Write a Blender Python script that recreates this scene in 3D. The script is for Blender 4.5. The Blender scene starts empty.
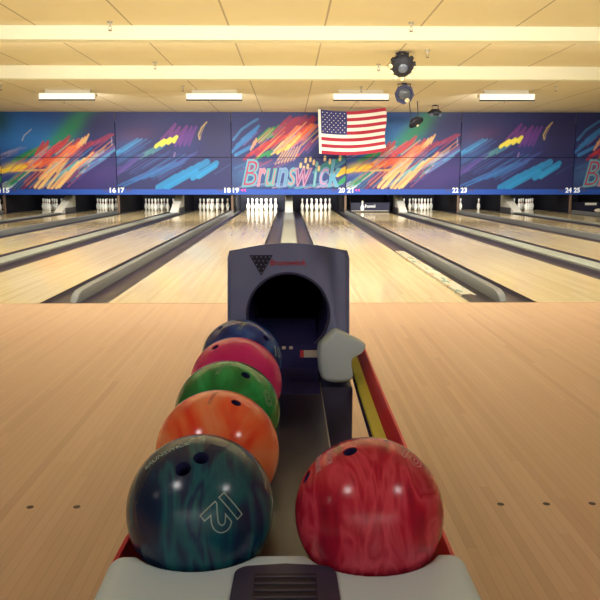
import bpy, bmesh, math, random
import numpy as np
from mathutils import Vector, Matrix
random.seed(7)
WORD = {10 + i: w for i, w in enumerate('ten eleven twelve thirteen fourteen fifteen sixteen seventeen eighteen nineteen twenty twenty-one twenty-two twenty-three twenty-four twenty-five twenty-six'.split())}
WORD.update({8: 'eight', 9: 'nine', 7: 'seven', 27: 'twenty-seven', 28: 'twenty-eight', 29: 'twenty-nine', 30: 'thirty'})
rng = np.random.default_rng(11)
SC = bpy.context.scene
COL = SC.collection
PI = math.pi

# ------------------------------------------------------------------ helpers
def s2l(c):
    return c / 12.92 if c <= .04045 else ((c + .055) / 1.055) ** 2.4
def rgb(r, g, b):
    return (s2l(r / 255), s2l(g / 255), s2l(b / 255), 1)

def mat(name, col, rough=.5, metal=0., coat=0., spec=.5, emit=None, estr=0.):
    m = bpy.data.materials.new(name); m.use_nodes = True
    b = m.node_tree.nodes['Principled BSDF']
    b.inputs['Base Color'].default_value = col
    b.inputs['Roughness'].default_value = rough
    b.inputs['Metallic'].default_value = metal
    b.inputs['Coat Weight'].default_value = coat
    b.inputs['Coat Roughness'].default_value = .06
    b.inputs['Specular IOR Level'].default_value = spec
    if emit:
        b.inputs['Emission Color'].default_value = emit
        b.inputs['Emission Strength'].default_value = estr
    return m

class NT:
    """small wrapper for building node graphs"""
    def __init__(s, m):
        s.t = m.node_tree; s.b = s.t.nodes['Principled BSDF']
    def n(s, typ, **k):
        nd = s.t.nodes.new(typ)
        for a, v in k.items(): setattr(nd, a, v)
        return nd
    def l(s, a, b): s.t.links.new(a, b)
    def val(s, sock, x):
        if hasattr(x, 'is_output'): s.l(x, sock)
        else: sock.default_value = x
    def math(s, op, a, b=0., c=0.):
        nd = s.n('ShaderNodeMath', operation=op)
        s.val(nd.inputs[0], a); s.val(nd.inputs[1], b); s.val(nd.inputs[2], c)
        return nd.outputs[0]
    def mix(s, f, a, b):
        nd = s.n('ShaderNodeMix', data_type='RGBA')
        s.val(nd.inputs[0], f); s.val(nd.inputs[6], a); s.val(nd.inputs[7], b)
        return nd.outputs[2]
    def ramp(s, f, stops):
        nd = s.n('ShaderNodeValToRGB'); s.val(nd.inputs[0], f)
        e = nd.color_ramp.elements
        e[0].position, e[0].color = stops[0]; e[1].position, e[1].color = stops[-1]
        for p, c in stops[1:-1]:
            x = e.new(p); x.color = c
        return nd.outputs[0]
    def pos(s):
        tc = s.n('ShaderNodeTexCoord'); sp = s.n('ShaderNodeSeparateXYZ')
        s.l(tc.outputs['Object'], sp.inputs[0])
        return tc.outputs['Object'], sp.outputs[0], sp.outputs[1], sp.outputs[2]
    def xyz(s, x, y, z=0.):
        c = s.n('ShaderNodeCombineXYZ')
        for i, v in enumerate((x, y, z)): s.val(c.inputs[i], v)
        return c.outputs[0]
    def noise(s, vec, scale, detail=3., dist=0., rough=.5):
        nd = s.n('ShaderNodeTexNoise'); s.l(vec, nd.inputs['Vector'])
        nd.inputs['Scale'].default_value = scale; nd.inputs['Detail'].default_value = detail
        nd.inputs['Distortion'].default_value = dist; nd.inputs['Roughness'].default_value = rough
        return nd.outputs[0]

def wood(name, cols, rough, board=.0272, length=1.5, seam=.12, coat=.0, spec=.5, grain=.25):
    m = mat(name, cols[0], rough, coat=coat, spec=spec); t = NT(m)
    vec, x, y, z = t.pos()
    bx = t.math('DIVIDE', x, board); bi = t.math('FLOOR', bx); bf = t.math('FRACT', bx)
    w1 = t.n('ShaderNodeTexWhiteNoise', noise_dimensions='1D'); t.l(bi, w1.inputs['W'])
    ys = t.math('FLOOR', t.math('ADD', t.math('DIVIDE', y, length), t.math('MULTIPLY', w1.outputs[0], 7.)))
    w2 = t.n('ShaderNodeTexWhiteNoise', noise_dimensions='2D'); t.l(t.xyz(bi, ys), w2.inputs['Vector'])
    n = len(cols)
    c = t.ramp(w2.outputs[0], [(i / (n - 1), q) for i, q in enumerate(cols)])
    g = t.noise(t.xyz(t.math('MULTIPLY', x, 160.), t.math('MULTIPLY', y, 3.)), 1., 4.)
    c = t.mix(t.math('MULTIPLY', t.math('SUBTRACT', g, .35), grain * 2.), c, cols[-1])
    edge = t.math('LESS_THAN', t.math('MINIMUM', bf, t.math('SUBTRACT', 1., bf)), .035)
    c = t.mix(t.math('MULTIPLY', edge, seam), c, rgb(70, 45, 30))
    t.l(c, t.b.inputs['Base Color'])
    return m

def swirl(name, stops, scale=9., dist=2.5, stretch=(1, 1, 1), rough=.13, rot=(0, 0, 0)):
    m = mat(name, stops[0][1], rough, coat=0., spec=.5); t = NT(m)
    tc = t.n('ShaderNodeTexCoord'); mp = t.n('ShaderNodeMapping')
    t.l(tc.outputs['Object'], mp.inputs['Vector'])
    mp.inputs['Scale'].default_value = stretch; mp.inputs['Rotation'].default_value = rot
    f = t.noise(mp.outputs[0], scale, 3., dist, .5)
    t.l(t.ramp(f, stops), t.b.inputs['Base Color'])
    return m

def link(name, me, mats, parent=None, loc=None, smooth=None):
    o = bpy.data.objects.new(name, me); COL.objects.link(o)
    if mats is not None:
        if not isinstance(mats, (list, tuple)): mats = [mats]
        for m in mats: me.materials.append(m)
    if smooth is not None:
        me.shade_smooth() if smooth is True else me.shade_flat()
        if smooth not in (True, False):
            me.shade_smooth(); me.set_sharp_from_angle(angle=math.radians(smooth))
    if parent: o.parent = parent
    if loc is not None: o.location = loc
    return o

def obj(name, bm, mats, parent=None, loc=None, smooth=None):
    bmesh.ops.recalc_face_normals(bm, faces=bm.faces)
    me = bpy.data.meshes.new(name); bm.to_mesh(me); bm.free()
    return link(name, me, mats, parent, loc, smooth)

def tag(o, label, cat, group=None):
    o['label'] = label; o['category'] = cat
    if group: o['group'] = group
    return o
def struct(o):
    o['kind'] = 'structure'; return o
def thing(name, label, cat, loc=(0, 0, 0), group=None):
    o = bpy.data.objects.new(name, None); COL.objects.link(o); o.location = loc
    o.empty_display_size = .1
    return tag(o, label, cat, group)

def box(bm, x0, x1, y0, y1, z0, z1, mi=0, bev=0., seg=2):
    v = [bm.verts.new(p) for p in ((x0, y0, z0), (x1, y0, z0), (x1, y1, z0), (x0, y1, z0),
                                   (x0, y0, z1), (x1, y0, z1), (x1, y1, z1), (x0, y1, z1))]
    fs = [bm.faces.new([v[i] for i in q]) for q in ((3, 2, 1, 0), (4, 5, 6, 7), (0, 1, 5, 4), (1, 2, 6, 5), (2, 3, 7, 6), (3, 0, 4, 7))]
    for f in fs: f.material_index = mi
    if bev:
        ed = list({e for f in fs for e in f.edges})
        bmesh.ops.bevel(bm, geom=ed, offset=bev, segments=seg, profile=.5, affect='EDGES')
    return v
def boxb(*a, **k):
    bm = bmesh.new(); box(bm, *a, **k); return bm

def prism(bm, pts, axis, a, b, mi=0):
    """closed outline pts (2D) extruded along an axis from a to b"""
    def P(p, t):
        if axis == 'y': return (p[0], t, p[1])
        if axis == 'x': return (t, p[0], p[1])
        return (p[0], p[1], t)
    A = [bm.verts.new(P(p, a)) for p in pts]; B = [bm.verts.new(P(p, b)) for p in pts]
    n = len(pts)
    fs = [bm.faces.new(A), bm.faces.new(B[::-1])]
    for i in range(n):
        fs.append(bm.faces.new((A[i], B[i], B[(i + 1) % n], A[(i + 1) % n])))
    for f in fs: f.material_index = mi
    return A, B, fs

def lathe(bm, prof, n=16, mi=0, M=None):
    """prof: list of (radius, z)"""
    rings = []
    for r, z in prof:
        if r < 1e-6: rings.append([bm.verts.new((0, 0, z))])
        else: rings.append([bm.verts.new((r * math.cos(2 * PI * i / n), r * math.sin(2 * PI * i / n), z)) for i in range(n)])
    for k in range(len(rings) - 1):
        a, b = rings[k], rings[k + 1]
        for i in range(n):
            j = (i + 1) % n
            if len(a) == 1 and len(b) == 1: continue
            if len(a) == 1: f = bm.faces.new((a[0], b[j], b[i]))
            elif len(b) == 1: f = bm.faces.new((a[i], a[j], b[0]))
            else: f = bm.faces.new((a[i], a[j], b[j], b[i]))
            f.material_index = mi[k] if isinstance(mi, list) else mi
    vs = [v for r in rings for v in r]
    if M is not None: bmesh.ops.transform(bm, matrix=M, verts=vs)
    return vs

def tube(bm, pts, r, n=8, mi=0):
    pts = [Vector(p) for p in pts]; rings = []
    for i, p in enumerate(pts):
        d = (pts[min(i + 1, len(pts) - 1)] - pts[max(i - 1, 0)]).normalized()
        a = d.cross(Vector((0, 0, 1)))
        if a.length < 1e-3: a = d.cross(Vector((1, 0, 0)))
        a.normalize(); b = d.cross(a)
        rings.append([bm.verts.new(p + r * (a * math.cos(2 * PI * k / n) + b * math.sin(2 * PI * k / n))) for k in range(n)])
    for u, w in zip(rings, rings[1:]):
        for k in range(n):
            f = bm.faces.new((u[k], u[(k + 1) % n], w[(k + 1) % n], w[k])); f.material_index = mi
    for rr in (rings[0][::-1], rings[-1]):
        f = bm.faces.new(rr); f.material_index = mi

def frame(z, up=Vector((0, 0, 1))):
    z = Vector(z).normalized(); x = Vector(up).cross(z)
    if x.length < 1e-4: x = Vector((1, 0, 0))
    x.normalize(); y = z.cross(x)
    return Matrix((x, y, z)).transposed()

def text_mesh(body, size=1., shear=0., offset=0., extrude=0., outline=0., space=1.):
    """lettering as a mesh in the XY plane, centred on its own box; returns verts (np), faces"""
    cu = bpy.data.curves.new('lettering', 'FONT'); cu.body = body; cu.size = size; cu.shear = shear
    cu.offset = offset; cu.extrude = extrude; cu.space_character = space; cu.resolution_u = 4
    if outline: cu.fill_mode = 'NONE'; cu.bevel_depth = outline; cu.bevel_resolution = 1
    o = bpy.data.objects.new('lettering', cu); COL.objects.link(o)
    dg = bpy.context.evaluated_depsgraph_get()
    me = bpy.data.meshes.new_from_object(o.evaluated_get(dg))
    bpy.data.objects.remove(o); bpy.data.curves.remove(cu)
    v = np.empty(len(me.vertices) * 3); me.vertices.foreach_get('co', v); v = v.reshape(-1, 3)
    v[:, :2] -= (v[:, :2].max(0) + v[:, :2].min(0)) / 2
    f = [list(p.vertices) for p in me.polygons]
    bpy.data.meshes.remove(me)
    return v, f
def from_vf(name, v, f, mats, parent=None, smooth=None):
    me = bpy.data.meshes.new(name); me.from_pydata([tuple(p) for p in v], [], f); me.update()
    return link(name, me, mats, parent, None, smooth)
def fit(v, w=None, h=None):
    ex = v.max(0) - v.min(0)
    sx = w / ex[0] if w else h / ex[1]; sy = h / ex[1] if h else sx
    v = v.copy(); v[:, 0] *= sx; v[:, 1] *= sy
    return v
def upright(v, c, flat=.002):
    """lettering stood up in an XZ plane facing -Y, centred at c"""
    out = np.empty_like(v); out[:, 0] = v[:, 0] + c[0]; out[:, 1] = c[1] - v[:, 2] * 1.; out[:, 2] = v[:, 1] + c[2]
    return out

# ------------------------------------------------------------------ materials
M = {}
M['approach'] = wood('approach maple', [rgb(208, 173, 139), rgb(204, 168, 134), rgb(212, 178, 144), rgb(197, 159, 126)], .32, seam=.2, grain=.25)
M['lane'] = wood('lane maple', [rgb(233, 214, 164), rgb(229, 207, 156), rgb(238, 220, 172), rgb(223, 199, 148)], .11, seam=.2, coat=0., spec=.45, grain=.15)
M['gutter'] = mat('dark gutter', rgb(54, 48, 60), .35)
M['cap'] = mat('grey cap metal', rgb(122, 126, 126), .32, .1)
M['track_top'] = mat('track cover grey', rgb(156, 162, 152), .4)
M['track_side'] = mat('track side', rgb(92, 88, 92), .4)
M['white'] = mat('white plastic', rgb(246, 245, 234), .4)
M['pit'] = mat('pit black', rgb(24, 24, 40), .8)
M['kick'] = mat('partition edge', rgb(120, 96, 78), .5)
M['sub'] = mat('subfloor', rgb(60, 50, 46), .8)
M['wall'] = mat('cream wall paint', rgb(222, 204, 172), .8)
M['rearwall'] = mat('pale rear wall', rgb(226, 226, 224), .8)
M['trimblue'] = mat('mask trim blue', rgb(32, 84, 186), .5)
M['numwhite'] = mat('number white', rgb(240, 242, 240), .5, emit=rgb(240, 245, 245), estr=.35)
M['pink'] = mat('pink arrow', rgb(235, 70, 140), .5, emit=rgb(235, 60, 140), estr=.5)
M['dimpink'] = mat('dim arrow', rgb(84, 66, 110), .5)
M['pin'] = mat('pin white', rgb(240, 238, 226), .25, coat=.3)
M['pinred'] = mat('pin red', rgb(190, 40, 50), .3)
M['sweep'] = mat('sweep board navy', rgb(22, 26, 60), .35)
M['fixw'] = mat('fixture white', rgb(235, 230, 215), .5)
M['dark'] = mat('black metal', rgb(22, 22, 36), .6)
M['darklens'] = mat('lens cream', rgb(235, 220, 180), .15)
M['lensgrey'] = mat('lens grey', rgb(92, 98, 112), .2)
M['beam'] = mat('beam cream', rgb(250, 248, 226), .6)
M['hood'] = mat('hood grey', rgb(126, 138, 184), .5)
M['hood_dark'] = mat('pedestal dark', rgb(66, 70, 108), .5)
M['hole'] = mat('hole black', rgb(52, 52, 104), .9, spec=.1)
M['deck'] = mat('deck dark', rgb(40, 38, 62), .3)
M['lightgrey'] = mat('light grey plastic', rgb(212, 236, 244), .5)
M['rail_red'] = mat('rail red', rgb(226, 44, 66), .4)
M['strip_yellow'] = mat('strip yellow', rgb(232, 226, 66), .45)
M['vent'] = mat('vent navy', rgb(58, 58, 84), .5)
M['grille'] = mat('grille dark', rgb(22, 22, 40), .6)
M['logo'] = mat('logo navy', rgb(28, 28, 56), .6)
M['logored'] = mat('logo red', rgb(206, 50, 66), .5)
M['label'] = mat('label white', rgb(214, 208, 200), .5)
M['dot'] = mat('dot brown', rgb(60, 38, 30), .5)
M['ballmark'] = mat('ball lettering', rgb(150, 180, 176), .4)
M['ballmark_green'] = mat('ball lettering pale green', rgb(120, 190, 140), .4)
M['ballmark_red'] = mat('ball lettering pink', rgb(220, 150, 160), .4)
M['ballmark_orange'] = mat('ball lettering grey', rgb(214, 140, 110), .4)
M['flagred'] = mat('flag red', rgb(150, 26, 48), .8)
M['flagwhite'] = mat('flag white', rgb(214, 204, 188), .8)
M['flagblue'] = mat('flag blue', rgb(34, 38, 92), .8)
M['steel'] = mat('dull steel', rgb(180, 175, 165), .35, .6)
M['foul'] = mat('foul line', rgb(190, 156, 118), .4)

def lamp_mat(name, col, s):
    return mat(name, col, .5, emit=col, estr=s)
M['diffuser'] = lamp_mat('lamp diffuser', rgb(255, 247, 226), 2.4)
M['striplit'] = lamp_mat('strip diffuser', rgb(255, 250, 238), .62)

# ceiling: cream boards with dark joints running down the lanes
m = mat('ceiling cream', rgb(232, 204, 166), .8); t = NT(m); vec, x, y, z = t.pos()
j = t.math('ABSOLUTE', t.math('SUBTRACT', t.math('FRACT', t.math('ADD', t.math('DIVIDE', t.math('SUBTRACT', x, .475), 1.255), 40.5)), .5))
j2 = t.math('LESS_THAN', j, .010)
n1 = t.noise(vec, 1.3, 4.)
base = t.mix(n1, rgb(236, 222, 188), rgb(244, 232, 200))
t.l(t.mix(t.math('MULTIPLY', j2, .55), base, rgb(120, 88, 64)), t.b.inputs['Base Color'])
M['ceiling'] = m
# printed strip in a gutter
m = mat('printed strip', rgb(225, 220, 200), .4); t = NT(m); vec, x, y, z = t.pos()
f1 = t.noise(t.xyz(t.math('MULTIPLY', x, 14.), t.math('MULTIPLY', y, 3.4)), 1., 3.)
t.l(t.ramp(f1, [(0., rgb(60, 120, 130)), (.33, rgb(110, 170, 150)), (.40, rgb(240, 236, 220)), (.60, rgb(242, 236, 212)), (.68, rgb(215, 150, 90)), (1., rgb(190, 70, 60))]), t.b.inputs['Base Color'])
M['printed'] = m
# vertex-painted mural
m = mat('mural paint', rgb(60, 60, 120), .55); t = NT(m)
at = t.n('ShaderNodeAttribute', attribute_name='paint'); t.l(at.outputs['Color'], t.b.inputs['Base Color'])
M['mural'] = m
# deck: dark with scuffs
t = NT(M['deck']); vec, x, y, z = t.pos()
f1 = t.noise(t.xyz(t.math('MULTIPLY', x, 40.), t.math('MULTIPLY', y, 8.)), 1., 4.)
t.l(t.ramp(f1, [(.3, rgb(26, 24, 48)), (.7, rgb(44, 41, 60))]), t.b.inputs['Base Color'])

# ------------------------------------------------------------------ the room
FOUL = 5.84; PITCH = 3.4; CEIL = 2.95; MASKY = 22.6; HEADPIN = 24.45
XW = 11.95
struct(obj('floor', boxb(-XW, XW, -6, FOUL, -.15, 0), M['approach']))
struct(obj('trim_1', boxb(-XW, XW, FOUL - .02, FOUL, -.02, .0012), M['foul']))
s = struct(obj('floor_under_lanes', boxb(-XW, XW, FOUL, 26.7, -.3, -.16), M['sub']))
struct(obj('ceiling', boxb(-XW - .1, XW + .1, -6.1, 26.8, CEIL, CEIL + .1), M['ceiling']))
struct(obj('wall_left', boxb(-XW - .1, -XW, -6.1, 26.8, -.3, CEIL), M['wall']))
struct(obj('wall_right', boxb(XW, XW + .1, -6.1, 26.8, -.3, CEIL), M['wall']))
struct(obj('wall_rear', boxb(-XW, XW, -6.1, -6, -.15, CEIL), M['rearwall']))
struct(obj('wall_front', boxb(-XW, XW, 26.7, 26.8, -.3, CEIL), M['pit']))

# ceiling beams with strips tucked behind; the nearest two unseen, added for light
for k, (yb, zb) in enumerate(((13.69, 2.728), (10.24, 2.774), (6.9, 2.76), (4.4, 2.76))):
    struct(obj('trim_%d' % (k + 2), boxb(-XW, XW, yb, yb + .22, zb, CEIL), M['beam']))

LIGHTS = []
def area(name, loc, sx, sy, power, direction, col=(1, .9, .72), parent=None, spread=PI):
    l = bpy.data.lights.new(name, 'AREA'); l.shape = 'RECTANGLE'; l.size = sx; l.size_y = sy
    l.energy = power; l.color = col; l.spread = spread
    o = bpy.data.objects.new(name, l); COL.objects.link(o); o.location = loc
    o.rotation_euler = Vector(direction).to_track_quat('-Z', 'Y').to_euler()
    return o
WARM = (1, .965, .86)
P_BEAM = {0: 135, 1: 140, 2: 140, 3: 72}
V_LEN = {0: 17, 1: 10.5, 2: 9, 3: 7}
for k, (yb, z) in enumerate(((13.69, 2.85), (10.24, 2.87), (6.9, 2.87), (4.4, 2.87))):  # strips of the two nearest beams are unseen, added to brighten lanes and approach
    t_ = thing('valance_or_fill_light', ('long fluorescent strip tucked behind the far cream ceiling beam',
               'long fluorescent strip tucked behind the near cream ceiling beam',
               'added light strip behind the unseen ceiling beam over the foul line', 'added light strip behind the unseen ceiling beam over the ball return')[k], 'light', (0, yb + .36, CEIL))
    hl = V_LEN[k] / 2 + .1
    obj('housing', boxb(-hl, hl, -.06, .06, -.045, 0), M['fixw'], t_)
    bm = bmesh.new(); tube(bm, [(.1 - hl, 0, -.075), (hl - .1, 0, -.075)], .018, 10)
    obj('tube', bm, M['striplit'], t_, smooth=True)
    area('valance_glow', (0, yb + .48, z), V_LEN[k], .1, P_BEAM[k], (0, 1, -.12), WARM)
    area('valance_down_glow', (0, yb + .36, z - .02), V_LEN[k], .1, P_BEAM[k] * .8, (0, .35, -1), WARM, spread=math.radians(130))

t_ = thing('valance_or_fill_light', 'added unseen strip washing the rear wall for frontal fill', 'light', (0, -4.7, CEIL))  # added fill behind the viewer, bounced off the rear wall
obj('housing', boxb(-5, 5, -.06, .06, -.045, 0), M['fixw'], t_)
obj('fill_board', boxb(-5.05, 5.05, .12, .15, -.2, 0), M['beam'], t_)
bm = bmesh.new(); tube(bm, [(-4.9, 0, -.075), (4.9, 0, -.075)], .018, 10)
obj('tube', bm, M['striplit'], t_, smooth=True)
area('rear_fill_glow', (0, -4.75, 2.84), 9.8, .12, 110, (0, -1, -.55), (.93, .96, 1))

# visible strip lights near the mural
fl_lbl = ['white strip light on the ceiling above lanes fifteen and sixteen, leftmost of four', 'white strip light on the ceiling left of the flag',
          'white strip light on the ceiling just above the hanging flag', 'white strip light on the ceiling right of the black spotlights']
for k, xc in enumerate((-4.9, -1.65, 1.61, 4.87)):
    t_ = thing('strip_light', fl_lbl[k], 'light', (xc, 17.2, CEIL), 'strip lights along the mural')
    bm = bmesh.new(); prism(bm, [(-.05, -.08), (.16, -.08), (.16, -.14), (-.05, -.225)], 'x', -.62, .62)
    obj('housing', bm, M['fixw'], t_)
    obj('front_panel', boxb(-.61, .61, -.062, -.052, -.213, -.09, bev=.004), M['striplit'], t_)
    obj('mount', boxb(-.5, .5, .02, .1, -.09, 0), M['fixw'], t_)
    obj('lower_edge', boxb(-.62, .62, -.07, -.045, -.242, -.214), M['dark'], t_)
    bm = bmesh.new(); tube(bm, [(-.05, -.04, -.23), (-.05, -.04, -.28), (-.08, -.05, -.31)], .006, 6)
    obj('pull_chain', bm, M['steel'], t_)
    area('strip_glow', (xc, 17.42, 2.74), 1.2, .1, 72, (0, 1, -.6), (1, .97, .92), spread=math.radians(115))

# lamps over the approach, above and behind the viewer
for (xc, yc, p, lb) in ((-1.70, -.25, 12, 'square ceiling lamp over the approach, left of the ball return'),
                        (2.25, -.25, 12, 'square ceiling lamp over the approach, right of the ball return'),
                        (-5.6, -.3, 4, 'square ceiling lamp over the approach at far left')):
    t_ = thing('ceiling_lamp', lb, 'light', (xc, yc, CEIL), 'approach lamps'); LS = .8
    bm = bmesh.new()
    for a in ((-.31, .31, -.31, -.27), (-.31, .31, .27, .31), (-.31, -.27, -.27, .27), (.27, .31, -.27, .27)):
        box(bm, *a, -.06, 0)
    obj('frame', bm, M['fixw'], t_)
    obj('diffuser', boxb(-.27, .27, -.27, .27, -.04, -.01), M['diffuser'], t_)
    area('lamp_glow', (xc, yc, CEIL - .075), .44, .44, p, (0, 0, -1), (1, .94, .93))

# sprinkler heads
spl = ['left of centre on the near ceiling bay', 'left of centre between the two ceiling beams', 'left of centre beyond the far beam',
       'far left beyond the far beam', 'right of centre on the near ceiling bay', 'between the two beams beside the round black spotlight',
       'on the ceiling just right of the round black spotlight', 'on the ceiling above the flag', 'far right beyond the far beam']
for k, (x, y) in enumerate(((-2.27, 10.0), (-2.28, 13.3), (-2.25, 16.5), (-6.07, 16.4), (1.57, 10.0), (1.56, 13.45), (2.15, 12.03), (1.56, 16.6), (5.7, 16.4))):
    t_ = thing('sprinkler', 'small metal sprinkler head ' + spl[k], 'sprinkler', (x, y, CEIL), 'ceiling sprinklers')
    bm = bmesh.new(); lathe(bm, [(0, 0), (.04, 0), (.036, -.014), (.012, -.018), (.012, -.06), (0, -.06)], 12)
    obj('escutcheon', bm, M['steel'], t_, smooth=40)
    bm = bmesh.new(); tube(bm, [(-.012, 0, -.055), (-.02, 0, -.085), (0, 0, -.11)], .004, 6); tube(bm, [(.012, 0, -.055), (.02, 0, -.085), (0, 0, -.11)], .004, 6)
    lathe(bm, [(0, -.108), (.026, -.11), (.026, -.114), (0, -.114)], 12)
    obj('deflector', bm, M['kick'], t_, smooth=40)

# ------------------------------------------------------------------ lanes
def rx(k): return k
lanes = {}
for n in range(13, 27):
    if n % 2: c = (n - 19) / 2 * PITCH - .902
    else: c = (n - 20) / 2 * PITCH + .902
    lanes[n] = c
LBL_L = {13: 'outermost maple bowling lane along the left side wall', 26: 'outermost maple bowling lane along the right side wall', 19: 'bright maple bowling lane left of the central grey track, under number nineteen', 20: 'bright maple bowling lane right of the central grey track, under number twenty'}
def gutter_bm(xc):
    bm = bmesh.new(); n = 10; hw = .1175
    ins = [(xc - hw * math.cos(PI * i / n), -.004 - .085 * math.sin(PI * i / n) ** .8) for i in range(n + 1)]
    outp = [(xc + hw, -.115), (xc - hw, -.115)]
    prism(bm, ins + outp, 'y', FOUL + .001, 25.6)
    return bm
for n, c in lanes.items():
    t_ = thing('bowling_lane', LBL_L.get(n, 'maple bowling lane between its two gutters, under number %s' % WORD[n]), 'bowling lane', (c, FOUL, 0), 'bowling lanes')
    # geometry kept in world space under the thing
    def ch(name, bm, mm, **k):
        o = obj(name, bm, mm, t_, **k); o.location = (-c, -FOUL, 0); return o
    ch('lane_bed', boxb(c - .527, c + .527, FOUL + .001, 25.6, -.15, 0), M['lane'])
    for s_ in (-1, 1):
        ch('gutter', gutter_bm(c + s_ * (.527 + .1175)), M['gutter'], smooth=50)

# narrow caps between pairs
def cap_bm():
    prof = [(-.035, -.155), (-.036, .05), (-.03, .074), (-.014, .084), (.014, .084), (.03, .074), (.036, .05), (.035, -.155)]
    bm = bmesh.new(); secs = []
    for y, s_ in ((FOUL + .01, .05), (FOUL + .04, .45), (FOUL + .10, .8), (FOUL + .2, 1.), (FOUL + .5, 1.05), (22.5, 1.05)):
        secs.append([bm.verts.new((px * min(1, .7 + .3 * s_), y, pz if pz < 0 else pz * s_ + .004)) for px, pz in prof])
    for a, b in zip(secs, secs[1:]):
        for i in range(len(prof)):
            k = (i + 1) % len(prof); bm.faces.new((a[i], a[k], b[k], b[i]))
    bm.faces.new(secs[0]); bm.faces.new(secs[-1][::-1])
    return bm
CAPS = [-8.5, -5.1, -1.7, 1.7, 5.1, 8.5]
for i, x in enumerate(CAPS):
    a = 14 + 2 * i
    t_ = thing('lane_divider', 'narrow rounded grey divider rail between lanes %s and %s' % (WORD[a], WORD[a + 1]), 'lane divider', (x, 0, 0), 'divider rails between lane pairs')
    obj('rail', cap_bm(), M['cap'], t_, smooth=40)
    obj('nose', boxb(-.026, .026, FOUL + .002, FOUL + .02, -.15, .012, bev=.006), M['cap'], t_)
    p_ = thing('pit_partition', 'brown edged pit partition wall at the pin end between lanes %s and %s' % (WORD[a], WORD[a + 1]), 'partition', (x, 22.7, 0), 'pin pit partitions')
    obj('panel', boxb(-.035, .035, .06, 3.9, -.155, .62), M['pit'], p_)
    obj('front_edge', boxb(-.035, .035, 0, .06, -.155, .56, bev=.01), M['kick'], p_)

# printed strip on the gutter of lane 20
bm = bmesh.new()
v0 = []
prof = [(1.422, -.003), (1.424, .022), (1.50, .024), (1.548, .016)]
for y in np.linspace(6.1, 10.0, 20):
    v0.append([bm.verts.new((px, y, pz + .004)) for px, pz in prof])
for a, b in zip(v0, v0[1:]):
    for i in range(len(prof) - 1): bm.faces.new((a[i], a[i + 1], b[i + 1], b[i]))
bmesh.ops.solidify(bm, geom=bm.faces[:], thickness=.003)
tag(obj('printed_strip', bm, M['printed']), 'colourful printed strip lying in the right gutter of lane twenty', 'strip')

# ball return tracks on the lane-pair centre lines with sloped white end hoods
for k in range(-3, 4):
    x = k * PITCH; a = 19 + 2 * k
    nm = 'between lanes %s and %s' % (WORD[a], WORD[a + 1])
    t_ = thing('return_track', ('flat grey ball track running down to the pins behind the ball return' if k == 0 else 'wide flat grey ball track cover ' + nm), 'ball track', (x, 0, 0), 'ball tracks between lanes')
    obj('side_body', boxb(-.138, .138, FOUL + .002, 22.295, -.155, .012), M['track_side'], t_)
    obj('top_cover', boxb(-.118, .118, FOUL + .002, 22.3, .012, .034, bev=.008), M['track_top'], t_)
    h_ = thing('track_hood', ('sloped white hood at the pin end of the central ball track' if k == 0 else 'sloped white hood at the pin end ' + nm), 'hood', (x, 22.3, .012), 'white track hoods')
    bm = bmesh.new(); prism(bm, [(0, 0), (.06, .06), (1.25, .50), (1.5, .50), (1.5, 0), (1.5, -.17), (0, -.17)], 'x', -.115, .115)
    bmesh.ops.bevel(bm, geom=bm.edges[:], offset=.015, segments=2, affect='EDGES')
    obj('shell', bm, M['white'], h_, smooth=40)
    obj('side_skirt', boxb(-.125, .125, .35, 1.5, -.16, .14, bev=.01), M['track_side'], h_)
    p_ = thing('pit_partition', 'dark pit partition wall behind the white hood ' + nm, 'partition', (x, 23.82, .012), 'dark pit partitions')
    obj('panel', boxb(-.1, .1, .02, 2.8, -.16, .62), M['pit'], p_)
for n, c in lanes.items(): pass

# pits: dark floor, curtain
struct(obj('trim_9', boxb(-XW, XW, 26.3, 26.36, -.15, .9), M['pit']))
struct(obj('floor_pit', boxb(-XW, XW, 25.62, 26.3, -.25, -.12), M['pit']))

# ------------------------------------------------------------------ pins
prof = [(0, 0), (.0255, 0), (.0258, .003), (.0359, .019), (.0496, .057), (.0573, .086), (.0605, .114), (.058, .149), (.047, .184), (.0314, .219),
        (.025, .238), (.0236, .246), (.0229, .254), (.0232, .264), (.0238, .276), (.0266, .298), (.0306, .321), (.0323, .343), (.031, .357), (.0255, .370), (.0145, .379), (0, .381)]
mi = [0] * 21; mi[10] = 1; mi[12] = 1
bm = bmesh.new(); lathe(bm, prof, 16, mi)
bmesh.ops.recalc_face_normals(bm, faces=bm.faces)
pin_me = bpy.data.meshes.new('bowling_pin'); bm.to_mesh(pin_me); bm.free()
pin_me.materials.append(M['pin']); pin_me.materials.append(M['pinred']); pin_me.shade_smooth()
rows = ['head pin alone in front of the rack', 'left pin of the second row', 'right pin of the second row', 'left pin of the third row', 'middle pin of the third row',
        'right pin of the third row', 'left corner pin of the back row', 'left middle pin of the back row', 'right middle pin of the back row', 'right corner pin of the back row']
spots = []
for r in range(4):
    for i in range(r + 1): spots.append(((i - r / 2) * .3048, r * .264))
def pin(x, y, label, group):
    o = bpy.data.objects.new('bowling_pin', pin_me); COL.objects.link(o); o.location = (x, y, .0005)
    tag(o, label, 'bowling pin', group); return o
for n in (14, 15, 16, 17, 18, 19, 20, 22, 24):
    for (dx, dy), r in zip(spots, rows):
        pin(lanes[n] + dx, HEADPIN + dy, 'white bowling pin, %s on lane %s' % (r, WORD[n]), 'pins on lane %d' % n)
pin(lanes[23] + spots[7][0], HEADPIN + spots[7][1], 'left one of two white pins left standing on lane twenty-three', 'pins on lane 23')
pin(lanes[23] + spots[9][0], HEADPIN + spots[9][1], 'right one of two white pins left standing on lane twenty-three', 'pins on lane 23')
fp = pin(lanes[25] + .32, 22.95, 'white bowling pin lying on its side before the lowered sweep of lane twenty-five', 'pins on lane 25')
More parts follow.
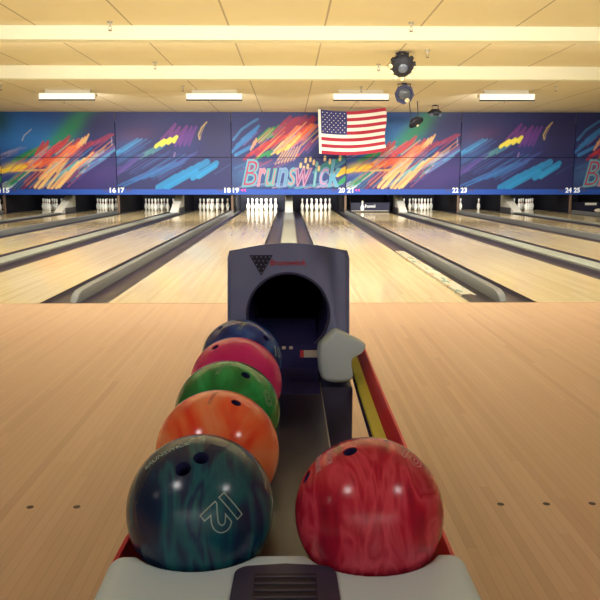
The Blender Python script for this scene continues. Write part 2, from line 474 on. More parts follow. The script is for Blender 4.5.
fp.location = (lanes[25] + .05, 22.95, .0615); fp.rotation_euler = (0, PI / 2, .1)

# lowered sweep boards on lanes 21 and 25
def sweep(n, label, full):
    c = lanes[n]
    t_ = thing('sweep_board', label, 'sweep board', (c, 23.2, 0), 'lowered sweep boards')
    obj('board', boxb(-.6, .6, 0, .05, .012, .30, bev=.008), M['sweep'], t_)
    for s_ in (-1, 1):
        bm = bmesh.new(); prism(bm, [(0, .25), (.05, .25), (.62, .52), (.62, .56), (.5, .56), (0, .30)], 'x', s_ * .6 - .02, s_ * .6 + .02)
        obj('arm', bm, M['sweep'], t_)
    if full:
        v, f = text_mesh('Brunswick', 1, .3, .012, .01); v = fit(v, .34, .10); v[:, 2] *= .1
        from_vf('lettering', upright(v, (.0, -.004, .19)), f, M['numwhite'], t_)
        bm = bmesh.new(); pp = [(q[0] * .9, q[1] * .85 - .01) for q in prof[1:]]
        prism(bm, [(a - .24, b + .04) for a, b in pp] + [(-a - .24, b + .04) for a, b in pp[::-1]], 'y', -.006, -.001)
        obj('pin_emblem', bm, M['numwhite'], t_)
        obj('glide', boxb(-.58, .58, -.01, 0, .03, .055), M['steel'], t_)
    else:
        obj('cream_label', boxb(-.16, .20, -.006, 0, .215, .285), M['white'], t_)
sweep(21, 'dark navy sweep board with a white pin emblem lowered across lane twenty-one', True)
sweep(25, 'dark sweep board with a cream label lowered across lane twenty-five', False)

# ------------------------------------------------------------------ mural (painted raster -> vertex paint)
W, Hh = 272, 180
YY, XX = np.mgrid[0:Hh, 0:W].astype(float)
CX = 2.4 * .2            # crop pixel (5x) -> raster
def lin(c): return np.array([s2l(q / 255) for q in c])
class Paint:
    def __init__(s, x0): s.x0 = x0; s.im = np.zeros((Hh, W, 3)); s.ran = np.random.default_rng(int(x0 * 7) % 999)
    def c(s, p): return (p[0] * CX - s.x0 * CX, (p[1] - 35) * CX * 180 / 183.6)
    def fill(s, col): s.im[:] = lin(col)
    def glow(s, p, rx_, ry_, ang, col, a=1.):
        x, y = s.c(p); dx = XX - x; dy = YY - y; ca, sa = math.cos(ang), math.sin(ang)
        u = (dx * ca + dy * sa) / (rx_ * CX); v = (-dx * sa + dy * ca) / (ry_ * CX)
        w = (a * np.exp(-(u * u + v * v)))[..., None]
        s.im = s.im * (1 - w) + lin(col) * w
    def stroke(s, pts, w, col, a=.95, dry=.55):
        w = w * CX; tab = s.ran.random(64); cov = np.zeros((Hh, W))
        P = [s.c(p) for p in pts]
        for (x0, y0), (x1, y1) in zip(P, P[1:]):
            L = math.hypot(x1 - x0, y1 - y0) + 1e-6; dx, dy = (x1 - x0) / L, (y1 - y0) / L
            al = (XX - x0) * dx + (YY - y0) * dy; pe = -(XX - x0) * dy + (YY - y0) * dx
            al_c = np.clip(al, 0, L); d = np.hypot(al - al_c, pe)
            c = np.clip((w / 2 + .7 - d) / 1.4, 0, 1)
            st = tab[(np.floor(pe * 1.3 + 32).astype(int)) % 64] ** .7
            fade = np.clip(al / L, 0, 1)
            c = c * (1 - dry * st * (.35 + .65 * fade))
            cov = np.maximum(cov, c)
        k = (a * cov)[..., None]; s.im = s.im * (1 - k) + lin(col) * k
    def zig(s, p0, p1, sw, n, w, col, a=.95, dry=.5):
        pts = []
        for i in range(n + 1):
            q = i / n; b = (p0[0] + (p1[0] - p0[0]) * q, p0[1] + (p1[1] - p0[1]) * q)
            k = 1 if i % 2 else -1; k *= .8 + .4 * s.ran.random()
            pts.append((b[0] + k * sw[0], b[1] + k * sw[1]))
        s.stroke(pts, w, col, a, dry)
    def hatch(s, p0, p1, d, n, w, cols, a=.9, dry=.6, jit=10):
        n = int(n * 1.8); w *= .62
        for i in range(n):
            q = (i + .5) / n; r = s.ran.uniform(-jit, jit, 4); k = s.ran.uniform(.7, 1.25)
            b = (p0[0] + (p1[0] - p0[0]) * q + r[0], p0[1] + (p1[1] - p0[1]) * q + r[1])
            s.stroke([(b[0] - d[0] * k / 2, b[1] - d[1] * k / 2), (b[0] + d[0] * k / 2, b[1] + d[1] * k / 2)],
                     w * s.ran.uniform(.6, 1.3), cols[s.ran.integers(len(cols))], a, dry)

# panel with the rainbow burst
B = Paint(20); B.fill((30, 36, 104))
B.glow((80, 140), 190, 130, 0, (34, 112, 196)); B.glow((230, 190), 150, 90, -.4, (40, 120, 194), .8)
B.glow((20, 70), 60, 80, 0, (24, 74, 70), .8); B.glow((400, 90), 150, 45, -.75, (34, 140, 74), .95)
B.glow((300, 170), 120, 30, -.7, (34, 140, 90), .6)
B.glow((60, 330), 120, 70, 0, (34, 74, 150), .7); B.glow((520, 90), 120, 90, 0, (38, 36, 92), .9)
B.glow((500, 350), 170, 60, -.3, (66, 48, 124), .8); B.glow((380, 390), 120, 30, 0, (56, 40, 116), .7)
B.hatch((420, 210), (560, 150), (90, -45), 7, 16, [(160, 40, 74), (120, 40, 90)], .8)
B.hatch((470, 300), (560, 220), (110, -70), 10, 12, [(70, 150, 214), (90, 170, 220), (110, 80, 150)], .85)
B.hatch((330, 330), (480, 250), (120, -75), 12, 11, [(80, 160, 214), (60, 120, 190), (120, 170, 200)], .85)
B.hatch((250, 380), (380, 300), (110, -70), 8, 11, [(60, 140, 180), (90, 180, 190), (120, 60, 120)], .85)
B.hatch((60, 385), (120, 350), (90, -60), 6, 22, [(32, 140, 92), (28, 120, 80)], .9)
B.hatch((150, 385), (190, 340), (80, -70), 6, 16, [(130, 40, 80), (90, 40, 96)], .85)
B.hatch((110, 250), (200, 230), (90, -50), 6, 22, [(34, 150, 84), (30, 120, 90)], .9)
B.hatch((30, 250), (110, 220), (80, -30), 5, 6, [(180, 150, 170), (120, 150, 200)], .6)
B.hatch((220, 260), (330, 190), (70, -60), 12, 20, [(200, 50, 60), (180, 36, 66), (220, 80, 70)], .9)
B.zig((210, 210), (250, 215), (14, -28), 4, 12, (196, 40, 60)); B.zig((330, 220), (420, 190), (22, -30), 5, 16, (180, 40, 70))
B.hatch((130, 300), (300, 270), (110, -40), 12, 18, [(235, 110, 60), (225, 80, 60), (245, 150, 80)], .9)
B.zig((320, 250), (390, 215), (26, -26), 6, 24, (248, 128, 72)); B.glow((365, 230), 40, 22, -.5, (250, 130, 76), .8)
B.hatch((20, 320), (120, 300), (80, -20), 8, 16, [(250, 220, 60), (245, 200, 70)], .95)
B.glow((80, 305), 60, 20, -.2, (250, 214, 64), .8)
B.stroke([(60, 325), (240, 320)], 10, (248, 200, 100), .9)
B.hatch((230, 330), (320, 290), (70, -80), 10, 14, [(250, 200, 110), (248, 170, 90), (250, 214, 130)], .95)
for q in ((180, 405, 270, 300), (200, 412, 300, 290), (215, 400, 330, 270), (245, 408, 350, 265), (262, 412, 340, 330), (285, 410, 400, 280), (300, 405, 430, 265)):
    B.stroke([(q[0], q[1]), (q[2], q[3])], 13, (248, 206, 130), .95, .5)
B.hatch((390, 300), (470, 250), (60, -50), 6, 9, [(235, 120, 90), (250, 190, 120)], .9)
B.zig((405, 190), (450, 165), (14, -24), 6, 6, (246, 200, 130), .95, .2)
B.stroke([(130, 175), (142, 150), (178, 120)], 4, (210, 200, 190), .8, .1)
B.hatch((0, 400), (70, 405), (50, -30), 5, 8, [(220, 230, 240), (110, 170, 210)], .7)
B.stroke([(568, 160), (568, 200)], 4, (160, 180, 220), .6, .1)

B.hatch((120, 300), (520, 220), (110, -85), 26, 6, [(250, 150, 90), (230, 90, 80), (90, 160, 220), (250, 210, 140), (200, 60, 90), (60, 110, 190)], .75, .5, 45)
B.hatch((40, 360), (480, 330), (90, -80), 20, 5, [(250, 200, 120), (90, 180, 190), (240, 120, 80), (120, 90, 170)], .7, .5, 35)
# panel of blue with the yellow and purple scribbles
C_ = Paint(17); C_.fill((36, 40, 100))
C_.glow((120, 140), 110, 40, -.35, (104, 46, 84), .7); C_.glow((60, 220), 90, 60, -.5, (52, 84, 150), .7)
C_.glow((220, 90), 180, 40, -.2, (38, 50, 110), .7); C_.glow((350, 210), 100, 40, -.5, (42, 54, 126), .7)
C_.glow((500, 150), 90, 90, 0, (38, 36, 86), .7)
C_.hatch((130, 250), (240, 215), (70, -40), 8, 12, [(60, 130, 150), (60, 110, 170), (90, 150, 150)], .7)
C_.hatch((10, 240), (110, 190), (90, -55), 8, 14, [(56, 140, 200), (70, 150, 214), (60, 110, 170)], .85)
C_.hatch((0, 340), (110, 270), (100, -80), 9, 12, [(90, 70, 150), (70, 60, 140)], .7)
C_.hatch((110, 360), (290, 300), (170, -75), 12, 13, [(44, 100, 172), (40, 120, 190), (56, 80, 150)], .8)
C_.hatch((330, 280), (390, 250), (90, -40), 4, 8, [(70, 80, 160)], .6)
C_.zig((255, 385), (430, 300), (38, -24), 9, 30, (34, 136, 198), .95, .25)
C_.stroke([(255, 412), (410, 325), (390, 360), (510, 285)], 24, (34, 146, 208), .95, .3)
C_.stroke([(420, 355), (505, 300)], 20, (36, 150, 212), .95, .3); C_.stroke([(500, 340), (580, 290)], 3, (60, 100, 170), .7)
C_.hatch((60, 230), (300, 330), (150, -90), 12, 5, [(60, 110, 190), (80, 90, 170), (60, 140, 200)], .6, .5, 40)
C_.zig((270, 130), (350, 150), (26, -36), 6, 13, (120, 56, 140), .9); C_.zig((330, 160), (400, 150), (22, -40), 6, 12, (104, 54, 146), .9)
C_.zig((225, 192), (315, 168), (14, -14), 6, 15, (246, 232, 84), .98, .15); C_.stroke([(215, 198), (245, 178), (300, 170)], 12, (246, 232, 84), .98, .1)
C_.stroke([(428, 168), (424, 145), (440, 110), (465, 84)], 6, (214, 184, 120), .9, .2); C_.stroke([(432, 165), (436, 140), (455, 100)], 3, (214, 184, 120), .7, .2)
C_.stroke([(300, 255), (306, 235)], 8, (150, 130, 190), .7)

# panel carrying the big lettering
A = Paint(10); A.fill((36, 42, 104))
A.glow((300, 330), 290, 60, 0, (52, 84, 150), .7); A.glow((90, 350), 90, 60, 0, (60, 110, 160), .6); A.glow((350, 220), 160, 50, -.4, (54, 60, 136), .7)
A.zig((50, 200), (110, 130), (44, -34), 7, 13, (48, 122, 190), .95, .3); A.stroke([(30, 245), (105, 205)], 17, (50, 128, 196), .95, .3)
A.stroke([(20, 170), (60, 120), (120, 80), (140, 70)], 12, (60, 130, 190), .8)
A.hatch((130, 230), (260, 160), (90, -60), 12, 20, [(176, 40, 62), (160, 36, 76), (200, 60, 60)], .9)
A.zig((160, 150), (250, 120), (24, -26), 7, 18, (40, 140, 76), .95, .3); A.hatch((160, 250), (230, 225), (50, -30), 5, 12, [(44, 150, 80)], .85)
A.hatch((250, 110), (400, 90), (70, -70), 13, 24, [(176, 38, 54), (160, 36, 70), (150, 40, 80)], .9)
A.hatch((270, 170), (400, 140), (80, -90), 14, 20, [(240, 110, 70), (235, 84, 66), (245, 140, 84)], .92)
A.hatch((240, 210), (330, 180), (60, -60), 12, 15, [(250, 190, 90), (248, 160, 80), (250, 210, 120)], .95)
A.hatch((330, 220), (430, 190), (60, -70), 9, 14, [(80, 70, 150), (220, 100, 90), (60, 70, 150)], .85)
for i in range(7): A.stroke([(225 + i * 15, 290 - i * 3), (262 + i * 15, 232 - i * 6)], 6, (240, 190, 140), .85, .2)
A.hatch((130, 200), (430, 130), (80, -75), 24, 6, [(250, 160, 100), (210, 60, 70), (250, 210, 120), (90, 120, 200), (130, 60, 140)], .75, .5, 40)
A.zig((110, 205), (130, 180), (6, -18), 4, 8, (235, 170, 130), .9)
A.hatch((60, 300), (300, 290), (90, -40), 10, 12, [(90, 60, 130), (170, 50, 70), (60, 110, 170)], .6)
A.hatch((440, 300), (560, 280), (70, -50), 8, 16, [(80, 150, 180), (60, 120, 170), (40, 140, 110)], .8)
A.hatch((540, 335), (575, 320), (60, -30), 6, 18, [(250, 214, 70), (245, 190, 60)], .95); A.hatch((560, 385), (575, 360), (50, -40), 4, 18, [(34, 150, 92)], .9)
A.hatch((60, 395), (540, 400), (60, -12), 20, 9, [(90, 170, 190), (200, 170, 200), (110, 140, 200)], .7)
for q in ((350, 305), (375, 280), (385, 310), (398, 275), (415, 290), (430, 300), (470, 270), (495, 285), (510, 300), (545, 270), (440, 320), (365, 320)):
    A.stroke([q, (q[0] + 2, q[1] - 16)], 11, (250, 214, 150), .95, .1)

ZT, ZS, ZB, ZL = 2.945, 1.65, .71, .55
js = int(round((ZT - ZS) / (ZT - ZB) * (Hh - 1)))
def paint_mesh(name, im, r0, r1):
    h = r1 - r0 + 1
    xs = np.linspace(-1.69, 1.69, W); zs = ZT - (np.arange(r0, r1 + 1) / (Hh - 1)) * (ZT - ZB)
    if r0 > 0: zs[0] -= .012
    if r0 == 0: zs[-1] += .004
    v = np.zeros((h, W, 3)); v[..., 0] = xs; v[..., 2] = zs[:, None]; v = v.reshape(-1, 3)
    idx = np.arange(h * W).reshape(h, W)
    q = np.stack([idx[:-1, :-1], idx[1:, :-1], idx[1:, 1:], idx[:-1, 1:]], -1).reshape(-1, 4)
    # a solid board: back ring joined to the rim of the painted face
    rim = np.concatenate([idx[0, :], idx[1:, -1], idx[-1, -2::-1], idx[-2:0:-1, 0]])
    back = v[rim].copy(); back[:, 1] = .04; nb = len(v)
    allv = np.concatenate([v, back])
    faces = q.tolist(); n = len(rim)
    for i in range(n):
        k = (i + 1) % n; faces.append([int(rim[i]), int(rim[k]), nb + k, nb + i])
    faces.append([nb + i for i in range(n)])
    me = bpy.data.meshes.new(name); me.from_pydata(allv.tolist(), [], faces); me.update()
    cols = np.ones((len(allv), 4)); cols[:nb, :3] = im[r0:r1 + 1].reshape(-1, 3); cols[nb:, :3] = lin((40, 40, 80))
    at = me.attributes.new('paint', 'FLOAT_COLOR', 'POINT'); at.data.foreach_set('color', cols.ravel())
    me.materials.append(M['mural'])
    return me
def soften(im):
    a = im.copy()
    a[1:-1, 1:-1] = (im[1:-1, 1:-1] * 4 + im[:-2, 1:-1] + im[2:, 1:-1] + im[1:-1, :-2] + im[1:-1, 2:]) / 8
    return a
PM = {k: (paint_mesh('upper_panel', soften(p.im), 0, js), paint_mesh('lower_panel', soften(p.im), js, Hh - 1)) for k, p in (('A', A), ('B', B), ('C', C_))}

LET = [('B', -1.14, .46, .76, (176, 58, 96)), ('r', -.80, .26, .52, (212, 124, 122)), ('u', -.52, .33, .50, (196, 108, 136)), ('n', -.19, .33, .53, (84, 150, 178)),
       ('s', .10, .26, .53, (206, 132, 126)), ('w', .46, .46, .52, (140, 62, 122)), ('i', .80, .15, .70, (150, 176, 214)), ('c', 1.06, .28, .54, (206, 140, 172)), ('k', 1.37, .36, .76, (76, 156, 204))]
OUTC = [(104, 164, 186), (180, 140, 172), (96, 170, 168), (120, 152, 198)]
mcol = {}
def cmat(c, nm):
    if c not in mcol: mcol[c] = mat(nm, rgb(*c), .55)
    return mcol[c]
def lettering(parent):
    """big slanted script, each letter with a pale brushed outline behind it"""
    zb = .80
    for q, (ch, xc, ww, hh, c) in enumerate(LET):
        v, f = text_mesh(ch, 1, .3, .0, .0); v = fit(v, ww, hh)
        from_vf('letter', upright(v, (xc, -.006, zb + hh / 2)), f, cmat(c, 'letter paint'), parent)
        v, f = text_mesh(ch, 1, .3, .0, 0, .035); v = fit(v, ww * 1.14, hh * 1.08); v[:, 2] *= .04
        from_vf('letter_outline', upright(v, (xc - .01, -.005, zb + hh / 2)), f, cmat(OUTC[q % 4], 'letter outline'), parent)

mask_lbl = {-3: 'blue mural masking panel with big script lettering at the far left edge', -2: 'mural masking panel with the orange and yellow burst above lanes fifteen and sixteen',
            -1: 'dark blue mural masking panel with a yellow scribble, left of the lettering', 0: 'mural masking panel with big script lettering, partly behind the flag',
            1: 'mural masking panel with the orange and yellow burst right of the flag', 2: 'dark blue mural masking panel with a yellow scribble right of the flag',
            3: 'blue mural masking panel with big script lettering cut off at the right edge'}
for k in range(-3, 4):
    x = k * PITCH; kind = 'ABC'[k % 3]
    t_ = thing('masking_unit', mask_lbl[k], 'mural panel', (x, MASKY, 0), 'mural masking panels')
    for nm, me in zip(('upper_panel', 'lower_panel'), PM[kind]): link(nm, me, None, t_)
    obj('lower_trim', boxb(-1.695, 1.695, -.012, .04, ZL, ZB - .002), M['trimblue'], t_)
    if kind == 'A': lettering(t_)
    for s_, n in ((-1, 19 + 2 * k), (1, 20 + 2 * k)):
        if not 14 <= n <= 25: continue
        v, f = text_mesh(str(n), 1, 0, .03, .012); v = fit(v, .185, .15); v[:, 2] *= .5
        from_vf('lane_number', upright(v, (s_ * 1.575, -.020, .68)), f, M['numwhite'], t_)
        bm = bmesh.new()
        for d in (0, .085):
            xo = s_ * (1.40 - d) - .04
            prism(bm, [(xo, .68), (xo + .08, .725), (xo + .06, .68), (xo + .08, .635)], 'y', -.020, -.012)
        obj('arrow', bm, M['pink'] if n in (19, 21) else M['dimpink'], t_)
    # pit lamps hidden behind the trim, one for each lane of the pair
    for s_, n in ((-1, 19 + 2 * k), (1, 20 + 2 * k)):
        lamp = obj('pit_lamp', boxb(s_ * .902 - .4, s_ * .902 + .4, .18, .26, .60, .66), M['fixw'], t_)
        pw = {19: 95, 20: 24, 18: 13, 17: 10, 16: 9, 15: 6, 14: 5, 22: 14, 23: 16, 24: 9, 21: 4, 25: 5}.get(n, 2)
        area('pit_glow', (x + s_ * .902, MASKY + .3, .58), .8, .06, pw * .6, (0, 1, -.09), (1, .98, .93), spread=math.radians(70))
# ------------------------------------------------------------------ flag
t_ = thing('flag', 'American flag with stars and red and white stripes hanging before the mural', 'flag', (0, 21., 0))
NX, NY = 78, 52
def flag_pt(u, v, off=0.):
    top = 2.888 + u * .035 - .085 * math.sin(PI * min(1, u * 1.05)) * (1 - .25 * u)
    bot = 1.70 + .06 * u - .075 * math.sin(PI * u)
    x = .80 + .04 * v * (1 - u) + u * (1.855 - .04 * v * (1 - u)) + .02 * math.sin(v * 7) * u
    y = .05 * math.sin(u * 9 + v * 1.5) * (.3 + .7 * v) + .03 * math.sin(v * 8 + u * 3) - off
    return Vector((x, y, top + (bot - top) * v))
bm = bmesh.new()
g = [[bm.verts.new(flag_pt(i / NX, j / NY)) for i in range(NX + 1)] for j in range(NY + 1)]
for j in range(NY):
    for i in range(NX):
        f = bm.faces.new((g[j][i], g[j + 1][i], g[j + 1][i + 1], g[j][i + 1]))
        st = j * 13 // NY; u = i / NX
        f.material_index = 1 if u < .035 else (2 if u < .42 and st < 7 else (0 if st % 2 == 0 else 1))
for r in range(9):
    for q in range(6 if r % 2 == 0 else 5):
        uc = .035 + (.385) * ((q * 2 + 1 + (r % 2)) / 12); vc = 7 / 13 * (r + 1) / 10
        pts = []
        for k in range(10):
            rr = .0105 if k % 2 == 0 else .0045
            pts.append(bm.verts.new(flag_pt(uc + rr * math.sin(PI * k / 5), vc - rr * 1.6 * math.cos(PI * k / 5), .004)))
        f = bm.faces.new(pts); f.material_index = 1
me = bpy.data.meshes.new('cloth'); bm.to_mesh(me); bm.free()
fl = link('cloth', me, [M['flagred'], M['flagwhite'], M['flagblue']], t_, smooth=True)
for u in (0.01, .5, .99):
    p = flag_pt(u, 0); bm = bmesh.new(); tube(bm, [p - Vector((0, 0, .01)), (p.x, p.y, CEIL)], .005, 6)
    obj('hanging_cord', bm, M['steel'], t_)

# ------------------------------------------------------------------ black spotlights
def bracket(t_, x0, z0, z1, wdt):
    bm = bmesh.new(); tube(bm, [(-wdt, 0, z0), (-wdt, 0, z1 - .02), (wdt, 0, z1 - .02), (wdt, 0, z0)], .012, 6)
    lathe(bm, [(0, z1 - .02), (.06, z1 - .02), (.06, z1), (0, z1)], 12)
    obj('bracket', bm, M['dark'], t_)
t_ = thing('disco_light', 'round black effect light with a ring of pale lenses under the ceiling', 'spotlight', (1.783, 12.2, 2.735), 'black effect lights')
bm = bmesh.new(); lathe(bm, [(0, .10), (.10, .09), (.17, .05), (.19, 0), (.17, -.06), (.10, -.10), (0, -.11)], 24, 0, frame((.0, -.8, -.6)).to_4x4())
obj('body', bm, M['dark'], t_, smooth=40)
F = frame((.05, -.86, -.5))
for k in range(11):
    a = 2 * PI * k / 11 + .25
    d = F @ Vector((math.cos(a), math.sin(a), .12)); p = d * .165
    bm = bmesh.new(); lathe(bm, [(0, 0), (.038, 0), (.034, .05), (.0, .05)], 10, 0, Matrix.Translation(p) @ frame(d).to_4x4())
    obj('lens_tube', bm, M['darklens'] if d.z < .05 else M['dark'], t_, smooth=40)
bm = bmesh.new(); lathe(bm, [(0, .0), (.075, 0), (.05, .02), (0, .024)], 16, 0, Matrix.Translation(F @ Vector((0, 0, .1))) @ F.to_4x4())
obj('front_lens', bm, M['lensgrey'], t_, smooth=40)
bracket(t_, 0, .05, CEIL - 2.735, .10)
t_ = thing('disco_light', 'octagonal dark grey spotlight hanging below the round black one', 'spotlight', (2.391, 16., 2.752 - .02), 'black effect lights')
F = frame((.1, -.9, -.3)); T4 = F.to_4x4()
bm = bmesh.new(); lathe(bm, [(0, -.22), (.12, -.2), (.205, 0), (.205, .05), (.165, .05), (.15, .02), (0, .02)], 8, 0, T4)
obj('body', bm, M['hood_dark'], t_)
bm = bmesh.new(); lathe(bm, [(0, .075), (.05, .07), (.10, .045), (.13, .022)], 16, 0, T4); obj('front_lens', bm, M['lensgrey'], t_, smooth=True)
bm = bmesh.new(); lathe(bm, [(0, .05), (.045, .045), (.05, .0)], 12, 0, Matrix.Translation(F @ Vector((.07, -.12, .03))) @ T4); obj('lens_tube', bm, M['darklens'], t_, smooth=True)
bracket(t_, 0, 0, CEIL - 2.732, .13)
t_ = thing('disco_light', 'dark dish spotlight hanging low before the green part of the mural', 'spotlight', (3.236, 19.5, 2.42), 'black effect lights')
F = frame((.45, -.35, -.85)); T4 = F.to_4x4()
bm = bmesh.new(); lathe(bm, [(0, -.12), (.11, -.10), (.2, -.01), (.2, .03), (.16, .03), (0, 0)], 20, 0, T4); obj('body', bm, M['dark'], t_, smooth=40)
bm = bmesh.new(); lathe(bm, [(0, .03), (.03, .03), (.03, 0)], 12, 0, Matrix.Translation(F @ Vector((.14, -.06, .03))) @ T4); obj('lens_tube', bm, M['darklens'], t_, smooth=True)
bm = bmesh.new(); tube(bm, [(-.12, 0, .05), (-.19, 0, CEIL - 2.42)], .012, 6); tube(bm, [(.06, 0, .08), (.02, 0, CEIL - 2.42)], .012, 6); obj('bracket', bm, M['dark'], t_)
t_ = thing('disco_light', 'dark spotlight tight against the ceiling at top right of the flag', 'spotlight', (3.905, 20.5, 2.76), 'black effect lights')
bm = bmesh.new(); lathe(bm, [(0, .09), (.10, .08), (.19, 0), (.18, -.05), (.1, -.075), (0, -.08)], 20); obj('body', bm, M['dark'], t_, smooth=40)
for s_ in (-1, 1):
    bm = bmesh.new(); lathe(bm, [(0, 0), (.05, 0), (.05, .05), (0, .05)], 12, 0, Matrix.Translation((s_ * .1, -.09, -.06)) @ frame((s_ * .4, -.8, -.4)).to_4x4()); obj('lens_tube', bm, M['lensgrey'], t_, smooth=40)
bracket(t_, 0, 0, CEIL - 2.76, .08)

# ------------------------------------------------------------------ approach dots
for n in (18, 19, 20, 21):
    c = lanes[n]; k = 0
    for d in range(-3, 4):
        x = c + d * .137
        if abs(x) < .55 or abs(x) > 1.0: continue
        bm = bmesh.new(); lathe(bm, [(0, -.002), (.0105, -.002), (.0105, .0008), (0, .0008)], 16)
        o = obj('approach_dot', bm, M['dot'], None, (x, 2.1, 0))
        side = 'left' if x < 0 else 'right'
        i = int(round((abs(x) - .628) / .137))
        tag(o, '%s small dark floor dot counting %s from the ball return' % (['first', 'second', 'third', 'fourth', 'fifth', 'sixth', 'seventh', 'eighth', 'ninth', 'tenth'][i], side), 'floor marker', 'approach dots')

# ------------------------------------------------------------------ ball return
R_ = thing('ball_return', 'grey bowling ball return with round exit hole and red rails on the approach', 'ball return', (0, 0, 0))
def rp(name, bm, mm, parent=R_, **k): return obj(name, bm, mm, parent, **k)
# hood
out = []
for i in range(13):
    q = i / 12; x = -.180 + .356 * q
    out.append((x, .742 + .024 * math.sin(PI * q)))
outline = [(-.192, .30)] + [(-.186, .72)] + out + [(.183, .72)] + [(.187, .30)]
bm = bmesh.new(); Av, Bv, fs = prism(bm, outline, 'y', 2.25, 2.78)
front = [e for e in bm.edges if all(abs(v.co.y - 2.25) < 1e-5 for v in e.verts) or all(abs(v.co.y - 2.78) < 1e-5 for v in e.verts)]
bmesh.ops.bevel(bm, geom=front, offset=.012, segments=3, affect='EDGES', clamp_overlap=True)
for v in bm.verts:
    if v.co.z > .6: v.co.z -= max(0, v.co.y - 2.27) * .14
hood = rp('hood', bm, M['hood'], smooth=35)
HC = (-.003, .550); HR = .121
bm = bmesh.new(); lathe(bm, [(0, 0), (HR, 0), (HR, .42), (0, .42)], 64, 0, Matrix.Translation((HC[0], 2.2, HC[1])) @ Matrix.Rotation(-PI / 2, 4, 'X'))
bmesh.ops.recalc_face_normals(bm, faces=bm.faces)
me = bpy.data.meshes.new('cut'); bm.to_mesh(me); bm.free(); cut = bpy.data.objects.new('cut', me); COL.objects.link(cut)
def cut_with(o, cutters):
    for c in cutters:
        md = o.modifiers.new('cut', 'BOOLEAN'); md.operation = 'DIFFERENCE'; md.object = c; md.solver = 'EXACT'
    bpy.context.view_layer.update()
    dg = bpy.context.evaluated_depsgraph_get(); nm = bpy.data.meshes.new_from_object(o.evaluated_get(dg))
    o.modifiers.clear(); o.data = nm
    for c in cutters:
        md = c.data; bpy.data.objects.remove(c); bpy.data.meshes.remove(md)
cut_with(hood, [cut])
hood.data.shade_smooth(); hood.data.set_sharp_from_angle(angle=math.radians(35))
bm = bmesh.new(); lathe(bm, [(HR - .0005, .004), (HR - .0005, .415), (0, .415), (0, .418), (HR - .0002, .418), (HR - .0002, .004), (HR - .0005, .004)], 64, 0, Matrix.Translation((HC[0], 2.25, HC[1])) @ Matrix.Rotation(-PI / 2, 4, 'X'))
for v in bm.verts: v.co.y = min(v.co.y, 2.2 + .4199)
rp('exit_hole', bm, M['hole'], hood, smooth=40)
bm = bmesh.new(); lathe(bm, [(HR, 0), (HR + .004, -.003), (HR + .008, 0), (HR + .008, .004), (HR, .004), (HR, 0)], 64, 0, Matrix.Translation((HC[0], 2.2495, HC[1])) @ Matrix.Rotation(-PI / 2, 4, 'X'))
rp('hole_rim', bm, M['hood_dark'], hood, smooth=40)
bm = bmesh.new()      # triangular rack emblem: rows of dark lozenges, point down
prism(bm, [(-.119, .730), (-.049, .730), (-.084, .667)], 'y', 2.2475, 2.2492, 0)
for r in range(5):
    for q in range(5 - r):
        x = -.084 + (q - (4 - r) / 2) * .0132; z = .7245 - r * .0118
        prism(bm, [(x - .0024, z), (x, z + .0024), (x + .0024, z), (x, z - .0024)], 'y', 2.2465, 2.2474, 1)
rp('triangle_emblem', bm, [M['logo'], M['hood']], hood)
v, f = text_mesh('Brunswick', 1, .12, .012, .001, 0, 1.05); v = fit(v, .108, .0165)
from_vf('lettering', upright(v, (-.003, 2.2480, .7075)), f, M['logored'], hood)
# pedestal under the hood; shade below the end cap put into its colour
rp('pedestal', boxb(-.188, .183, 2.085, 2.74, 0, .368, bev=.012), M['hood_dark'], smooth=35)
# deck and its housing
bm = bmesh.new()
dl = [(.93, .3600), (1.25, .3705), (2.12, .3705)]
prism(bm, [(y, z) for y, z in dl] + [(2.12, .345), (.93, .335)], 'x', -.212, .088)
rp('deck', bm, M['deck'])
bm = bmesh.new(); prism(bm, [(y, z + .0012) for y, z in dl] + [(2.12, .35), (.93, .34)], 'x', .088, .0905)
rp('edge_trim', bm, M['steel'])
rp('housing', boxb(-.19, .07, .99, 2.08, 0, .335, bev=.01), M['hood_dark'], smooth=35)
# dark ramp rising into the exit hole
bm = bmesh.new(); prism(bm, [(2.0, .3705), (2.12, .372), (2.20, .395), (2.235, .455), (2.45, .50), (2.45, .36), (2.0, .36)], 'x', -.118, .086)
ramp = rp('exit_ramp', bm, M['hole'])
def on_ramp(x0, x1, a, b):
    """thin sticker on the steep face of the ramp, a..b along the face"""
    p0 = Vector((0, 2.20, .395)); p1 = Vector((0, 2.235, .455)); n = Vector((0, -.864, .504)) * .0012
    bm = bmesh.new(); A0 = p0.lerp(p1, a); B0 = p0.lerp(p1, b)
    vs = [(x0, A0), (x1, A0), (x1, B0), (x0, B0)]
    lo = [bm.verts.new((x, p.y, p.z)) for x, p in vs]; hi = [bm.verts.new((x, p.y + n.y, p.z + n.z)) for x, p in vs]
    bm.faces.new(lo[::-1]); bm.faces.new(hi)
    for i in range(4): bm.faces.new((lo[i], lo[(i + 1) % 4], hi[(i + 1) % 4], hi[i]))
    return bm
rp('sticker', on_ramp(.044, .086, .45, .78), M['label'], ramp)
rp('red_sticker', on_ramp(.033, .0435, .45, .78), M['logored'], ramp)
rp('mark', on_ramp(-.022, -.011, .83, .96), M['label'], ramp); rp('mark', on_ramp(0., .011, .83, .96), M['label'], ramp)
